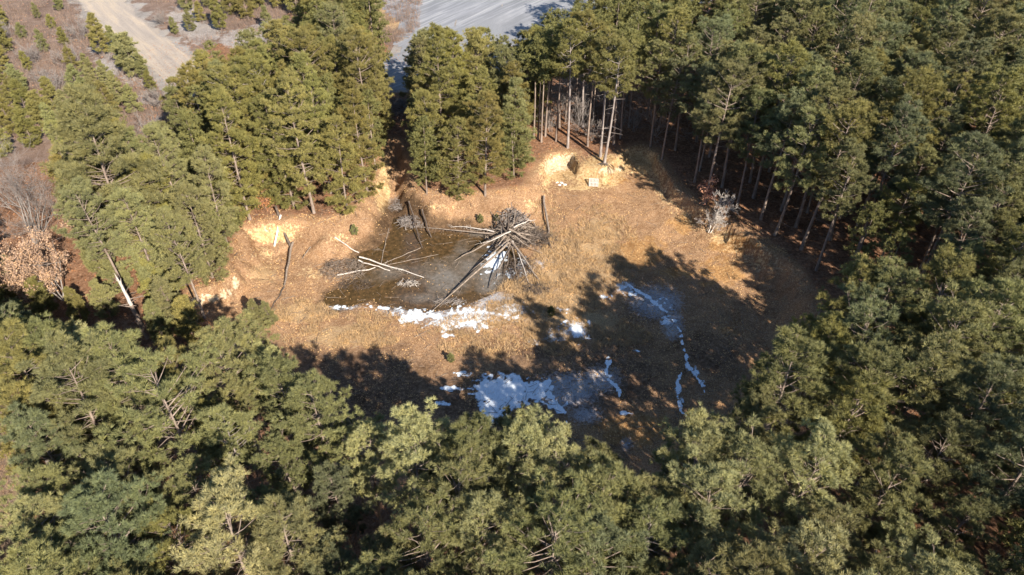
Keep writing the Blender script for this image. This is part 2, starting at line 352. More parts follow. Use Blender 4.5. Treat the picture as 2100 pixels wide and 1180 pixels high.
v = np.zeros(len(pond.data.vertices)*3); pond.data.vertices.foreach_get('co', v); v = v.reshape(-1, 3); v[:, 2] = WZ; pond.data.vertices.foreach_set('co', v.ravel())
ipx, ipy, _ = proj(v[:, 0], v[:, 1], v[:, 2])
at = pond.data.attributes.new('ice', 'FLOAT', 'POINT'); at.data.foreach_set('value', blob(ipx, ipy, [(900,570,70,50,.8),(960,540,70,50,.7),(1010,560,40,60,1),(860,610,90,20,.6),(1000,480,60,10,.8),(800,560,60,30,.5),(690,632,30,8,.8)]).astype(np.float32))
M_snow, t_, p_ = newmat('snow', .75, .3); co_ = objco(t_); nn_ = noise(t_, 6, 4, co_, .6)
t_.links.new(ramp(t_, nn_, [(.3, (.58, .66, .74)), (.6, (.80, .86, .90))]), p_.inputs['Base Color']); bump(t_, p_, nn_, .3, .05)
nf_ = noise(t_, 14, 5, co_, .75); cv_ = math_(t_, 'ADD', attr(t_, 'cover'), math_(t_, 'MULTIPLY', math_(t_, 'SUBTRACT', nf_, .5), .55))
al_ = ramp(t_, cv_, [(.26, (0, 0, 0)), (.36, (.55, .55, .55)), (.46, (1, 1, 1))]); t_.links.new(al_, p_.inputs['Alpha'])
SNOW = [(1045,803,72,32,1.6),(1015,835,34,26,1.35),(1095,800,40,24,1.2),(935,799,34,6,1),(900,830,20,6,1),(955,768,20,7,.9),(1000,785,16,8,.8),(985,815,18,8,.85),(1010,862,12,12,.7),
 (1175,680,40,22,1.15),(1140,690,26,14,1.0),(1155,700,14,8,.8),(1205,690,14,6,.8),(1095,705,14,7,.75),(930,662,80,20,1.15),(990,645,80,20,1.1),(1040,636,50,14,1.05),(860,650,60,14,.95),(925,690,18,8,.75),(1010,540,22,34,.85),(1030,520,10,40,.8),
 (1070,545,10,22,.85),(1085,560,8,14,.8),(1045,560,14,12,.7),(790,632,30,6,.9),(805,642,14,10,.8),(760,628,14,6,.8),(860,650,50,8,.75),(1158,636,14,9,.85),(1278,588,16,10,.75),(1300,605,22,8,.6),(1240,612,14,6,.65),
 (1310,722,12,4,.8),(1148,835,20,12,.8),(1285,905,8,8,.6),(700,630,22,5,.7),(1390,790,7,22,.8),(1398,835,5,20,.7),(1405,850,7,7,.7),(1410,745,7,14,.7),(1425,765,8,14,.7),(1440,795,7,14,.75),(1247,755,6,18,.8),(1252,775,8,10,.75),(1268,795,5,18,.7),(1290,850,18,5,.6),
 (1540,805,5,5,.8),(1355,625,30,14,.55),(1370,650,24,16,.5),(1052,480,10,6,.6),(1108,488,7,5,.8),(1150,377,9,3,.0)]
sg = [(*G(a, b, .1)[:2], *(rx, ry, am)) for a, b, rx, ry, am in SNOW]
STREAM = [([G(a, b, .1)[:2] for a, b in pts], wd) for pts, wd in (([(1255,738),(1243,762),(1242,778),(1262,792),(1272,808),(1268,830),(1275,845),(1300,852)], .22), ([(1398,700),(1410,745),(1428,770),(1446,805)], .22), ([(1398,765),(1390,785),(1390,825),(1400,850),(1418,862)], .20),
 ([(1398,690),(1385,660),(1350,625),(1310,600),(1280,582)], .35), ([(1115,790),(1135,820),(1160,850),(1162,880)], .18))]
def snowfn(x, y):
    px, py, _ = proj(x, y, np.full(np.shape(x), .1)); s = np.zeros(np.shape(x))
    for a, b, rx, ry, am in SNOW:
        s = np.maximum(s, am*(1-np.hypot((px-a)/(rx*1.35), (py-b)/(ry*1.35))))
    s = s*.75+((fbm(x*.9, y*.9, 60, 3)-.5)*.9+(fbm(x*3.2, y*3.2, 65, 4)-.5)*1.15)*(s > 0)
    for ln, wd in STREAM:
        s = np.maximum(s, (linedist(x, y, ln) < wd*(fbm(x*1.5, y*1.5, 70, 4)-.36)*2.6)*1.0)
    return s
snow = drape('snow', M_snow, -22, 30, 37, 76, .12, lambda x, y: snowfn(x, y) > .16, .035); tag(snow, 'patchy leftover snow lying on the damp floor of the pit', 'snow', kind='structure')
vs = np.zeros(len(snow.data.vertices)*3); snow.data.vertices.foreach_get('co', vs); vs = vs.reshape(-1, 3)
at = snow.data.attributes.new('cover', 'FLOAT', 'POINT'); at.data.foreach_set('value', np.clip(snowfn(vs[:, 0], vs[:, 1]), 0, 1).astype(np.float32))
vs[:, 2] = np.maximum(vs[:, 2], WZ+.02); snow.data.vertices.foreach_set('co', vs.ravel())

# ------------------------------------------------------------------ pines
def pine_parts(seed, H, cb, R, K=30, step=.44, L=.34, W=.030, tip=1.0, dead=True, sub=1.0, shape=2.0, lift=(.1, .75)):
    rng = np.random.default_rng(seed); tl = []
    k = 9; zz = np.linspace(0, H*.985, k); ph = rng.uniform(0, 6.28); bend = rng.uniform(.1, .35)*H/15
    tx = bend*np.sin(zz/H*3+ph)-bend*np.sin(ph); ty = bend*np.cos(zz/H*2.4+ph)-bend*np.cos(ph)
    TP = np.stack([tx, ty, zz], 1); rr = np.interp(zz/H, [0, .03, .6, 1], [.0145*H, .0105*H, .006*H, .012])
    TP[0, 2] = -.4
    tl.append((TP, rr)); at = lambda z: np.array([np.interp(z, zz, tx), np.interp(z, zz, ty), z])
    P, D = [], []
    lob = rng.uniform(0, 6.28, 3)
    z = cb*H
    while z < H*.985:
        t = (z-cb*H)/(H*(1-cb)); nb = rng.integers(3, 6)
        a0 = rng.uniform(0, 6.28)
        for j in range(nb):
            if rng.random() < .17: continue
            a = a0+j*2*PI/nb+rng.uniform(-.4, .4)
            prof = (1-t**shape)*(.55+.45*min(1, t*3.2))+.10
            ln = R*prof*rng.uniform(.6, 1.12)*(1+.16*math.sin(2*a+lob[0])+.12*math.sin(3*a+lob[1]+t*4))
            el = lift[0]+(lift[1]-lift[0])*t+rng.uniform(-.15, .2)
            b0 = at(z+rng.uniform(-.12, .12)); s = np.array([0, .35, .7, 1.])
            dxy = np.array([math.cos(a), math.sin(a)])
            hx_ = ln*s; zz_ = ln*s*math.tan(el)*.8+ln*.16*s**2
            BP = b0+np.stack([dxy[0]*hx_, dxy[1]*hx_, zz_], 1); BP += rng.normal(size=BP.shape)*.04*s[:, None]*ln
            tl.append((BP, np.array([.012+.013*ln, .01+.009*ln, .02, .012])))
            n = max(2, int((1.8+ln*2.2)*sub))
            for q in range(n):
                u = rng.uniform(.32, 1.0)**.75; c = np.array([np.interp(u, s, BP[:, k2]) for k2 in range(3)])
                side = rng.choice([-1, 1])*rng.uniform(.3, 1.1); aa = a+side
                l2 = rng.uniform(.18, .62)*(.5+ln*.22)*tip; e2 = el+rng.uniform(-.1, .6)
                d2 = np.array([math.cos(aa)*math.cos(e2), math.sin(aa)*math.cos(e2), math.sin(e2)]); tp = c+d2*l2
                if q % 2 == 0: tl.append((np.array([c, tp]), np.array([.014, .009])))
                for _ in range(rng.integers(4, 8)):
                    o = rng.normal(size=3)*.13*tip; o[2] = abs(o[2]); P.append(tp+o); D.append(unit(d2*.45+np.array([0, 0, .35])+o*4.5))
            P.append(BP[-1]); D.append(unit(BP[-1]-BP[-2]))
        z += step*rng.uniform(.75, 1.25)
    for _ in range(6): P.append(at(H*.985)+rng.normal(size=3)*.12); D.append(np.array([0, 0, 1.]))
    if dead:
        for _ in range(int(cb*H*1.6)):
            z = rng.uniform(.25, 1)*cb*H; a = rng.uniform(0, 6.28); l = rng.uniform(.4, 1.6)
            tl.append((at(z)+np.array([[0, 0, 0], [math.cos(a)*l, math.sin(a)*l, rng.uniform(-.3, .3)]]), np.array([.025, .01])))
    P = np.array(P); D = np.array(D)
    return tl, P, D, needles(P, D, K, L, W, rng)
class Proto: pass
protos = {}
def make_proto(key, seed, H, cb, R, **kw):
    tl, P, D, (nv, nf) = pine_parts(seed, H, cb, R, **kw); p = Proto(); p.H, p.cb, p.R = H, cb, R
    tr = mesh_np('trunk', *tubes(tl[:1], 8)); 
    tv, tf = tubes(tl[:1], 8); bv, bf = tubes(tl[1:], 3)
    v = np.concatenate([tv, bv]); f = np.concatenate([tf, bf+len(tv)])
    bpy.data.meshes.remove(tr); p.trunk = mesh_np('trunk', v, f); p.trunk.materials.append(M_bark)
    p.trunk.polygons.foreach_set('use_smooth', np.ones(len(f), bool))
    p.crown = mesh_np('crown', nv, nf); p.crown.materials.append(M_needle)
    p.tl, p.P, p.D = tl, P, D; protos.setdefault(key, []).append(p); return p
for s in range(5): make_proto('tall', 100+s, 14.5+s*.5, .42+.03*(s % 3), 2.45+.17*(s % 3), shape=2.6)
for s in range(5): make_proto('full', 200+s, 13+s*.7, .12+.05*(s % 3), 2.5+.16*(s % 3), step=.46, K=26, sub=1.1, lift=(0, .7), shape=2.4)
for s in range(4): make_proto('edge', 250+s, 10.5+s*.9, .03, 2.5+.12*(s % 3), step=.46, K=26, sub=1.1, lift=(-.15, .7), dead=False, shape=1.9)
for s in range(3): make_proto('sparse', 150+s, 14.6+s*.7, .44, 2.8+.2*s, shape=3.0, sub=.68, step=.50)
for s in range(2): p_ = make_proto('high', 300+s, 14.5+s, .60, 2.2); p_.trunk.materials[0] = M_bark2
for s in range(3): make_proto('young', 400+s, 4.0+s*.8, .05, 1.25+.15*s, K=17, step=.26, L=.26, W=.042, tip=.7, dead=False, shape=1.15, sub=1.5)
make_proto('big', 500, 17, .22, 4.1, K=22, step=.40, L=.42, W=.036, sub=1.4, tip=1.3, shape=1.7)
rnd = random.Random(7)
def put_pine(p, x, y, col, sc=1.0, rz=None, name='pine_tree', z=None):
    e = empty(name, (x, y, (hz(x, y) if z is None else z)), rnd.uniform(0, 6.28) if rz is None else rz, sc)
    if p.H > 8: e.rotation_euler[0] = rnd.gauss(0, .025); e.rotation_euler[1] = rnd.gauss(0, .025)
    t = bpy.data.objects.new('trunk', p.trunk); C.objects.link(t); t.parent = e
    c = bpy.data.objects.new('crown', p.crown); C.objects.link(c); c.parent = e; c.color = (*col, 1)
    return e
def tone(kind, rnd=rnd):
    base = {'olive': (.185, .170, .062), 'green': (.182, .180, .082), 'pale': (.275, .262, .130), 'blue': (.148, .160, .086), 'ochre': (.198, .172, .058)}[kind]
    k = rnd.uniform(.85, 1.18); return tuple(b*k*rnd.uniform(.96, 1.04) for b in base)

# picture areas that no tall crown reaches into
OPEN = [[(800,290),(838,400),(870,412),(930,402),(985,402),(1040,428),(1078,405),(1100,380),(1104,330),(1092,285),(1090,215),(1140,200),(1160,165),(1220,190),(1290,240),(1330,295),(1372,335),(1390,380),
  (1415,415),(1500,475),(1580,500),(1604,530),(1640,600),(1600,680),(1572,740),(1566,800),(1540,850),(1440,846),(1400,880),(1350,905),(1320,930),(1240,915),(1200,925),(1160,880),(1120,850),(1070,835),(1000,856),
  (960,862),(900,870),(862,900),(850,945),(790,900),(720,848),(680,845),(650,835),(640,770),(610,705),(570,655),(540,640),(500,645),(440,665),(405,640),(395,600),(472,568),(462,520),(492,480),(490,430),(540,415),(620,440),
  (670,440),(740,430),(772,390),(790,330)],
 [(860,-300),(868,50),(900,62),(950,70),(1040,52),(1080,62),(1135,25),(1210,32),(1235,-10),(1300,-300)],
 [(-400,-300),(640,-300),(640,0),(545,52),(425,82),(365,145),(330,225),(300,285),(275,300),(235,222),(150,205),(105,260),(0,300),(-400,320)],
 [(768,-300),(860,-300),(870,50),(820,68),(792,58)],
 [(786,120),(828,150),(838,210),(838,300),(848,400),(806,300),(792,200)],
 [(-300,1400),(48,1400),(50,1050),(18,900),(0,830),(-300,780)],
 [(-40,300),(60,300),(105,330),(125,470),(215,560),(240,585),(300,570),(400,600),(500,640),(440,680),(380,700),(335,710),(290,700),(240,690),(150,672),(60,665),(-40,660)]]
def blocked(x, y, H, cb, R, z0=PLAT, tol=1):
    pts = [(0, 0, 1.0), (0, 0, .97), (-.55, 0, .86), (.55, 0, .86), (-.95, 0, cb+(1-cb)*.55), (.95, 0, cb+(1-cb)*.55), (-.85, 0, cb+(1-cb)*.25), (.85, 0, cb+(1-cb)*.25), (0, -.7, cb+.06), (-.6, -.5, cb+.05), (.6, -.5, cb+.05), (0, .4, .9)]
    a = np.array(pts); X = x+a[:, 0]*R; Y = y+a[:, 1]*R; Z = z0+a[:, 2]*H
    px, py, dp = proj(X, Y, Z)
    if dp.min() < 3: return False
    hit = np.zeros(len(a), bool)
    for P in OPEN: hit |= inpoly(px, py, P)
    return hit[0] or hit[1] or hit.sum() > tol
SUNP = [(1120,350),(1180,345),(1280,345),(1150,400),(1220,420),(1290,430),(1100,440),(1180,470),(1260,490),(1320,470),(1300,530),(1220,550),(1150,590),(1270,580),(1100,620),(1180,625),(1050,600),(1060,640),(980,620),(1000,560),(950,500),
 (900,560),(850,600),(860,660),(780,640),(700,650),(650,600),(620,660),(560,620),(520,560),(580,500),(660,520),(720,480),(900,430),(1000,440),(480,600),(430,620),(740,690),(840,700),
 (1510,500),(1480,490),(1535,545),(1560,585),(1590,625),(1500,530),(1400,440),(1440,470),(1360,450),(1300,860),(1340,890),(1430,870),(1310,440),(1465,540),(1490,590),(1545,620),(1380,500),(1420,510)]
sunp = np.array([G(a, b, 1.0) for a, b in SUNP]+[G(1455, 440, 5.5), G(1450, 420, 6), G(1440, 450, 4)])
def shades(x, y, H, cb, R, z0=PLAT):
    sx, sy, sz = sv; h2 = sx*sx+sy*sy; dx = x-sunp[:, 0]; dy = y-sunp[:, 1]
    t = (dx*sx+dy*sy)/h2; per = abs(dx*sy-dy*sx)/math.sqrt(h2); hh = sunp[:, 2]+t*sz
    return bool(((t > 0) & (per < R*.75) & (hh > z0+cb*H) & (hh < z0+H*.97)).any())
placed = []      # x, y, proto, scale, area
def okdist(x, y, m):
    for q in placed:
        if (q[0]-x)**2+(q[1]-y)**2 < m*m: return False
    return True
def area_of(x, y):
    px, py, d = proj(x, y, PLAT+8)
    if y < 44 and px < 1420 or y < 30 : return 'front'
    if px < 470 and y < 78: return 'left'
    if px < 795: return 'backleft'
    if px < 1330 and y > 60: return 'back'
    return 'right'
def inlip(x, y): return bool(inpoly([x], [y], lipg)[0])
def path_block(x, y):
    px, py, _ = proj(x, y, PLAT); return bool(inpoly([px], [py], [(770,120),(840,120),(848,300),(860,410),(800,330),(785,220)])[0]) or bool(inpoly([px], [py], YARD)[0])
special = []
def base_tree(key, bx, by, ty, idx=None, col='olive', R=None):
    b = gp(bx, by); 
    # height so that the top lands on picture row ty
    k = (590-ty)/FPX; y = b[1]; # (y*sT+dz*cT) = k*(y*cT-dz*sT)
    dz = (k*y*cT-y*sT)/(cT+k*sT); H = dz+CH-b[2]
    P = protos[key]; p = P[(idx if idx is not None else rnd.randrange(len(P))) % len(P)]
    placed.append((b[0], b[1], p, H/p.H, area_of(b[0], b[1]), col)); return b, H
# trees whose trunks the photo shows standing at the rim
for bx, by, ty, i_ in [(1094,283,75,0),(1103,286,85,1),(1118,280,60,0),(1164,303,45,1),(1147,262,50,0),(1231,322,70,1),(1239,335,85,0),(1258,297,60,1),(1195,262,30,0),(1216,248,30,1),(1290,262,40,0),(1180,228,5,1),(1250,230,0,0),(1110,292,90,1),(1125,262,60,0),(1140,290,80,1),(1205,300,75,0),(1272,285,70,1),(1160,250,30,1),
                        (468,380,180,0),(511,388,150,1),(529,380,145,0),(549,372,130,1),(591,360,110,0)]:
    base_tree('high', bx, by, ty, i_)
bigb, bigH = base_tree('big', 292, 552, 208, 0, 'green')
print('big', bigb, bigH)
R1 = random.Random(11)
def pick(x, y, edge=False):
    a = area_of(x, y)
    if a in ('backleft', 'left') or (a == 'back' and proj(x, y, PLAT+7)[0] < 1100): key = ('edge' if edge and R1.random() < .75 else 'full') if R1.random() < .88 else 'tall'
    else: key = 'full' if edge and a == 'right' and R1.random() < .45 else 'tall' if R1.random() < .93 else 'high'
    if key == 'tall' and R1.random() < .10: key = 'sparse'
    p = R1.choice(protos[key]); far_left = a == 'front' and x < -8; sc = R1.uniform(.74, 1.12)
    if a == 'left': sc *= .82
    if a == 'front': sc *= .9
    col = R1.choice({'backleft': ['olive', 'olive', 'ochre', 'green'], 'back': ['olive', 'olive', 'ochre', 'green'], 'left': ['olive', 'green', 'ochre', 'green'], 'front': ['pale', 'green', 'pale', 'green', 'blue', 'green'], 'right': ['green', 'blue', 'green', 'olive']}[a])
    if far_left: col = R1.choice(['green', 'blue', 'green', 'green', 'pale', 'olive'])
    return p, sc, a, col
def fill(n, bounds, md, edge):
    for _ in range(n):
        x = R1.uniform(*bounds[0]); y = R1.uniform(*bounds[1])
        if inlip(x, y) or path_block(x, y): continue
        m = md*R1.uniform(.9, 1.2)
        if not okdist(x, y, m): continue
        p, sc, a, col = pick(x, y, edge)
        if blocked(x, y, p.H*sc, p.cb, p.R*sc): continue
        if a in ('front', 'right') and 15 < y < 100:
            for _k in range(3):
                if not shades(x, y, p.H*sc, p.cb, p.R*sc): break
                sc *= .88
            else: continue
        if edge:
            if not any(blocked(x+dx, y+dy, p.H*sc, p.cb, p.R*sc) for dx, dy in ((1, 0), (-1, 0), (0, 1), (0, -1))): continue
        placed.append((x, y, p, sc, a, col))
for x_, y_ in ((1.2,27),(-2.4,27.5),(-6,26.6),(10.6,26.8),(13.6,26),(11.2,23.6),(5.5,23.8)):
    p = R1.choice(protos['tall'][:5]); placed.append((x_, y_, p, 14.6/p.H, 'front', R1.choice(['pale', 'green', 'pale'])))
fill(12000, ((-55, 55), (12, 112)), 2.3, True)
fill(9000, ((-45, 45), (6, 46)), 2.7, False)
fill(20000, ((-75, 100), (6, 118)), 3.0, False)
n_in = len(placed)
# forest beyond the frame, for shadows and for other viewpoints
fill(2500, ((-75, 130), (-20, 6)), 4.2, False)
fill(3500, ((60, 150), (0, 190)), 4.4, False)
fill(2500, ((20, 150), (112, 200)), 4.6, False)
def shows(q):
    x, y, p, sc = q[:4]; px, py, d = proj(x, y, PLAT+p.H*sc*.8)
    if d < 5: return 0
    if -60 < px < 2160 and -60 < py < 1260: return p.R*sc*FPX/d
    return 0
order = sorted(range(len(placed)), key=lambda i: -shows(placed[i]))
vis = [i for i in order if shows(placed[i]) > 0]; print('pines', len(placed), 'in frame', len(vis))
indiv = vis[:296]; rest = [i for i in order if i not in set(indiv)]
ORD = ['first', 'second', 'third', 'fourth', 'fifth', 'sixth', 'seventh', 'eighth', 'ninth', 'tenth', 'eleventh', 'twelfth', 'thirteenth', 'fourteenth', 'fifteenth', 'sixteenth', 'seventeenth', 'eighteenth', 'nineteenth', 'twentieth']
def ordw(n): return ORD[n] if n < 20 else 'twenty-'+ORD[n-20] if n < 29 else 'thirtieth' if n == 29 else 'thirty-'+ORD[n-30]
AREA = {'front': 'foreground belt', 'left': 'stand left of the pit', 'backleft': 'stand behind the pond', 'back': 'stand behind the pallet', 'right': 'wood right of the pit'}
CT = {'olive': 'olive', 'green': 'green', 'pale': 'pale green', 'blue': 'blue-green', 'ochre': 'yellowish'}
pines = {}
for i in indiv:
    x, y, p, sc, a, col = placed[i]
    e = put_pine(p, x, y, tone(col), sc); pines[i] = e; e['category'] = 'pine tree'
for a in AREA:
    ids = [i for i in indiv if placed[i][4] == a]; ids.sort(key=lambda i: placed[i][1]); w_ = 13
    for r in range(0, len(ids), w_):
        row = sorted(ids[r:r+w_], key=lambda i: proj(placed[i][0], placed[i][1], PLAT+12)[0])
        for k, i in enumerate(row):
            pines[i]['label'] = '%s pine, %s from left in the %s row of the %s' % (CT[placed[i][5]], ordw(k), ordw(r//w_), AREA[a])
            pines[i]['group'] = 'pines of the '+AREA[a]
for i in indiv:
    if placed[i][2] is protos['big'][0]: pines[i]['label'] = 'broad soft green pine, the widest crown, beside the brown-leaved oak'; BIG = pines[i]
# the rest as one mass
VT, FT, VC, FC = [], [], [], []; nt0 = nc0 = 0; rg = np.random.default_rng(5)
light = {}
for i in rest:
    x, y, p, sc, a, col = placed[i]; an = R1.uniform(0, 6.28); ca, sa = math.cos(an), math.sin(an); Rm = np.array([[ca, sa, 0], [-sa, ca, 0], [0, 0, 1]])*sc
    key = id(p)
    if key not in light:
        sel = rg.permutation(len(p.P))[:int(len(p.P)*.55)]; light[key] = (tubes(p.tl[:1], 5), needles(p.P[sel], p.D[sel], 13, .40, .058, rg))
    (tv, tf), (cv, cf) = light[key]; o = np.array([x, y, hz(x, y)])
    VT.append(tv@Rm+o); FT.append(tf+nt0); nt0 += len(tv); VC.append(cv@Rm+o); FC.append(cf+nc0); nc0 += len(cv)
mass = empty('pine_wood', (70, 110, PLAT)); tag(mass, 'mass of more distant pines filling the wood round the pit', 'wood', kind='stuff')
off = np.array([70, 110, PLAT])
cw = link('crown', mesh_np('crown', np.concatenate(VC)-off, np.concatenate(FC)), M_needle, mass); cw.color = (.15, .148, .058, 1); cw['kind'] = 'stuff'
tw = link('trunk', mesh_np('trunk', np.concatenate(VT)-off, np.concatenate(FT)), M_bark, mass); tw['kind'] = 'stuff'
del VT, FT, VC, FC

# ------------------------------------------------------------------ bare trees, shrubs
def grow(rng, p, d, L, r, depth, out, up=.15, wig=.35, nsub=(3, 5), minr=.006):
    n = 4; pts = [p]; rr = [r]; dd = d.copy()
    for k in range(n):
        dd = unit(dd+rng.normal(size=3)*wig*.3+np.array([0, 0, up*.25])); pts.append(pts[-1]+dd*L/n); rr.append(max(minr, r*(1-.5*(k+1)/n)))
    out.append((np.array(pts), np.array(rr), depth))
    if depth == 0: return
    for _ in range(rng.integers(*nsub)):
        k = rng.integers(1, n+1); u = unit(dd*.9+rng.normal(size=3)*.62+np.array([0, 0, up]))
        grow(rng, pts[k], u, L*rng.uniform(.5, .8), max(minr, rr[k]*.62), depth-1, out, up, wig, nsub, minr)
def bare(name, mat, seed, loc, H, stems, depth, label, cat, r=.05, up=.2, spread=.5, group=None, nsub=(3, 5), minr=.006, leaves=0, leafcol=(.42, .25, .15), leafsize=.16, lean=(0, 0)):
    rng = np.random.default_rng(seed); out = []
    for s in range(stems):
        a = rng.uniform(0, 6.28); d = unit(np.array([math.cos(a)*spread+lean[0], math.sin(a)*spread+lean[1], 1.]))
        grow(rng, np.array([rng.normal()*.06*stems**.5, rng.normal()*.06*stems**.5, -.1]), d, H*(.42 if depth > 1 else .6), r, depth, out, up, .4, nsub, minr)
    zmax = max(o[0][:, 2].max() for o in out); k = H/zmax
    V, F = tubes([(a*k, b) for a, b, _ in out], 3)
    if leaves == 0:
        o = link(name, mesh_np(name, V, F), mat); o.location = loc; tag(o, label, cat, group); return o
    e = empty(name, loc); tag(e, label, cat, group); link('trunk', mesh_np('trunk', V, F), mat, e)
    tips = np.array([a[j]*k for a, b, dpt in out if dpt <= 1 for j in (2, 3, 4)])
    P = tips[rng.integers(0, len(tips), leaves)]+rng.normal(size=(leaves, 3))*.16
    V, F = leafquads(P, leafsize, rng); l = link('crown', mesh_np('crown', V, F), M_leaf, e); l.color = (*leafcol, 1); return e
def lift(p, dz=0): return (p[0], p[1], p[2]+dz)
bare('oak_tree', M_twig, 1, lift(gp(128, 618)), 9.6, 3, 4, 'small oak still carrying pinkish brown dead leaves below the broad pale pine', 'oak tree', r=.11, spread=.5, leaves=15000, leafcol=(.38, .26, .19), leafsize=.17)
bare('bare_tree', M_twig, 2, lift(gp(74, 500)), 14, 5, 5, 'big leafless grey tree at the left edge above the brown oak', 'bare tree', r=.12, spread=.55, nsub=(3, 5))
bare('dead_tree', M_pale, 3, lift(gp(1456, 478)), 6.0, 2, 5, 'small bleached leafless tree on the right bank of the pit', 'dead tree', r=.09, spread=.35, nsub=(3, 5), minr=.012)
bare('oak_sapling', M_twig, 4, lift(gp(1446, 420)), 4.2, 2, 3, 'slender sapling with pink-brown leaves behind the bleached dead tree', 'sapling', r=.04, spread=.2, leaves=700, leafcol=(.48, .26, .19), leafsize=.2)
bare('leafy_shrub', M_twig, 5, lift(gp(450, 700)), 2.6, 6, 3, 'brown-leaved shrub low at the left rim beside young pines', 'shrub', r=.03, spread=.8, leaves=1600, leafcol=(.30, .14, .08))
bare('leafy_shrub', M_twig, 6, lift(gp(545, 425)), 2.4, 6, 3, 'russet-leaved shrub on the bank just above the yellow clay and white board', 'shrub', r=.03, spread=.9, leaves=1500, leafcol=(.42, .20, .10))
SP = [(1130,270),(1185,268),(1205,240),(1215,290),(1275,262),(1265,215),(1150,235),(1300,270),(1225,215),(1110,250),(1180,205),(1345,280)]
WHERE = ['left of the tallest rim pine', 'between the rim pines', 'behind the rim pines', 'just above the pallet bank', 'right of the twin rim pines', 'far back right of the rim pines', 'behind the tallest rim pine', 'above the sandy alcove', 'deep behind the pallet bank', 'beside the thin cluster of trunks', 'deep behind the tallest rim pine', 'right of the sandy alcove']
for k, (a, b) in enumerate(SP):
    bare('bare_sapling', M_twig, 30+k, lift(gp(a, b)), 3.6+1.4*(k % 3), 5, 3, 'tangled leafless grey sapling '+WHERE[k], 'sapling', r=.035, spread=.5, group='bare saplings on the back rim', nsub=(3, 5), minr=.012)
TL = [(150,120,4.2,'beside the road bend'),(75,110,4,'high on the left slope'),(165,62,4.5,'at the left roadside'),(95,150,3,'in the middle of the scrub'),(600,58,3.4,'in front of the pale rubble at top'),(310,255,3.2,'at the foot of the scrub'),(325,200,3,'where the road goes behind the pines'),(125,170,3.4,'below the scrub slope'),(335,30,3.4,'right of the road near the top'),(20,60,3.4,'at the far left edge'),(565,48,3,'left of the pale rubble at top'),(640,55,3.2,'against the back pines at top')]
for k, (a, b, h, wh) in enumerate(TL):
    bare('bare_shrub', M_twig, 60+k, lift(gp(a, b+20)), h, 9, 3, 'leafless grey shrub '+wh, 'shrub', r=.03, spread=.75, group='bare shrubs in the scrub', minr=.013)

# ------------------------------------------------------------------ young pines
YP = [(215,112,6.2,'tallest young pine left of the road'),(240,108,4.2,'young pine against the tallest one by the road'),(278,158,6.5,'dark young pine at the road bend'),(262,140,5,'young pine beside the dark one at the road bend'),(298,165,4,'small young pine right of the dark one at the bend'),
 (92,108,3.6,'lone young pine high in the left scrub'),(155,148,3.8,'lone round young pine amid the scrub'),(125,22,3,'little young pine at the top of the scrub'),(78,38,2.6,'tiny young pine near the top left'),
 (8,60,5.5,'young pine at the left edge, topmost'),(12,110,5.5,'young pine at the left edge, second down'),(8,150,5,'young pine at the left edge, third down'),(200,205,4.6,'young pine with two tops below the scrub'),(165,190,4,'bushy young pine low in the scrub'),
 (185,235,4.5,'young pine just behind the broad pale pine'),(230,240,5,'young pine right of the broad pale pine top'),(245,205,3.6,'young pine between scrub and back pines'),(280,232,4,'young pine nearest the back pines'),
 (25,215,5,'young pine at left under the scrub'),(60,240,5.2,'second young pine under the scrub at left'),(95,262,5,'young pine above the big bare tree'),(30,275,5.4,'olive young pine left of the big bare tree'),(70,300,5,'olive young pine behind the big bare tree'),(115,225,4.6,'young pine between bare tree and scrub'),(8,320,5,'low young pine at the left edge'),(120,290,5,'young pine touching the broad pale pine'),
 (455,62,5.4,'dark young pine on the pale rubble right of the road'),(475,30,4.6,'young pine behind the rubble'),(395,65,3.6,'young pine near the road on the right'),(385,22,4,'young pine at the right roadside top'),(430,18,3.4,'small young pine at the top edge'),(510,40,5,'young pine left of the back pine tops'),(530,18,5.5,'young pine at the top beside back pines'),(360,70,2.8,'small young pine low at the right roadside'),(570,15,5.5,'young pine at the top edge near tall pines'),(610,30,6,'tall young pine at the top edge'),(650,20,6.5,'tallest young pine at the top edge'),(480,8,5,'young pine cut by the top edge'),
 (532,672,3.4,'young pine at the left rim beside the foreground pines'),(555,668,3,'small young pine at the left rim of the pit floor')]
YP += [(50,80,2.6,'small young pine above the lone scrub pines'),(110,60,2.4,'tiny young pine in the upper scrub'),(135,95,3,'young pine in the scrub left of the tallest roadside one'),(60,145,3,'small young pine in the lower scrub at left'),(185,160,3.6,'young pine below the tallest roadside one'),(225,180,4,'olive young pine below the road bend pines'),(250,215,4.4,'olive young pine right of the bushy one'),(315,190,3.2,'small young pine just below the road end'),(415,45,3.4,'young pine on the rubble near the top'),(550,62,4,'young pine at the edge of the back pine tops'),(150,255,4.6,'olive young pine touching the broad pine top left'),(45,190,4.2,'young pine under the scrub, nearest the left edge')]
for px_, py_, h, lab in YP:
    b = gp(px_, py_); p = rnd.choice(protos['young']); e = put_pine(p, b[0], b[1], tone(rnd.choice(['olive', 'green', 'olive'])), h/p.H)
    tag(e, lab, 'young pine', 'young pines'); e.name = 'young_pine'
PB = [(985,445,1.2,'tiny green pine seedling on the bank above the pond'),(1018,448,1.0,'second tiny pine seedling above the pond beside the log heap'),(1130,648,1.3,'little green pine among the straw and snow'),(925,742,1.1,'tiny pine seedling in the shaded grass'),(725,462,1.4,'small reddish-green seedling on the left bank')]
for px_, py_, h, lab in PB:
    b = gp(px_, py_); p = protos['young'][0]; e = put_pine(p, b[0], b[1], tone('green'), h/p.H); tag(e, lab, 'seedling', 'pine seedlings in the pit'); e.name = 'pine_seedling'
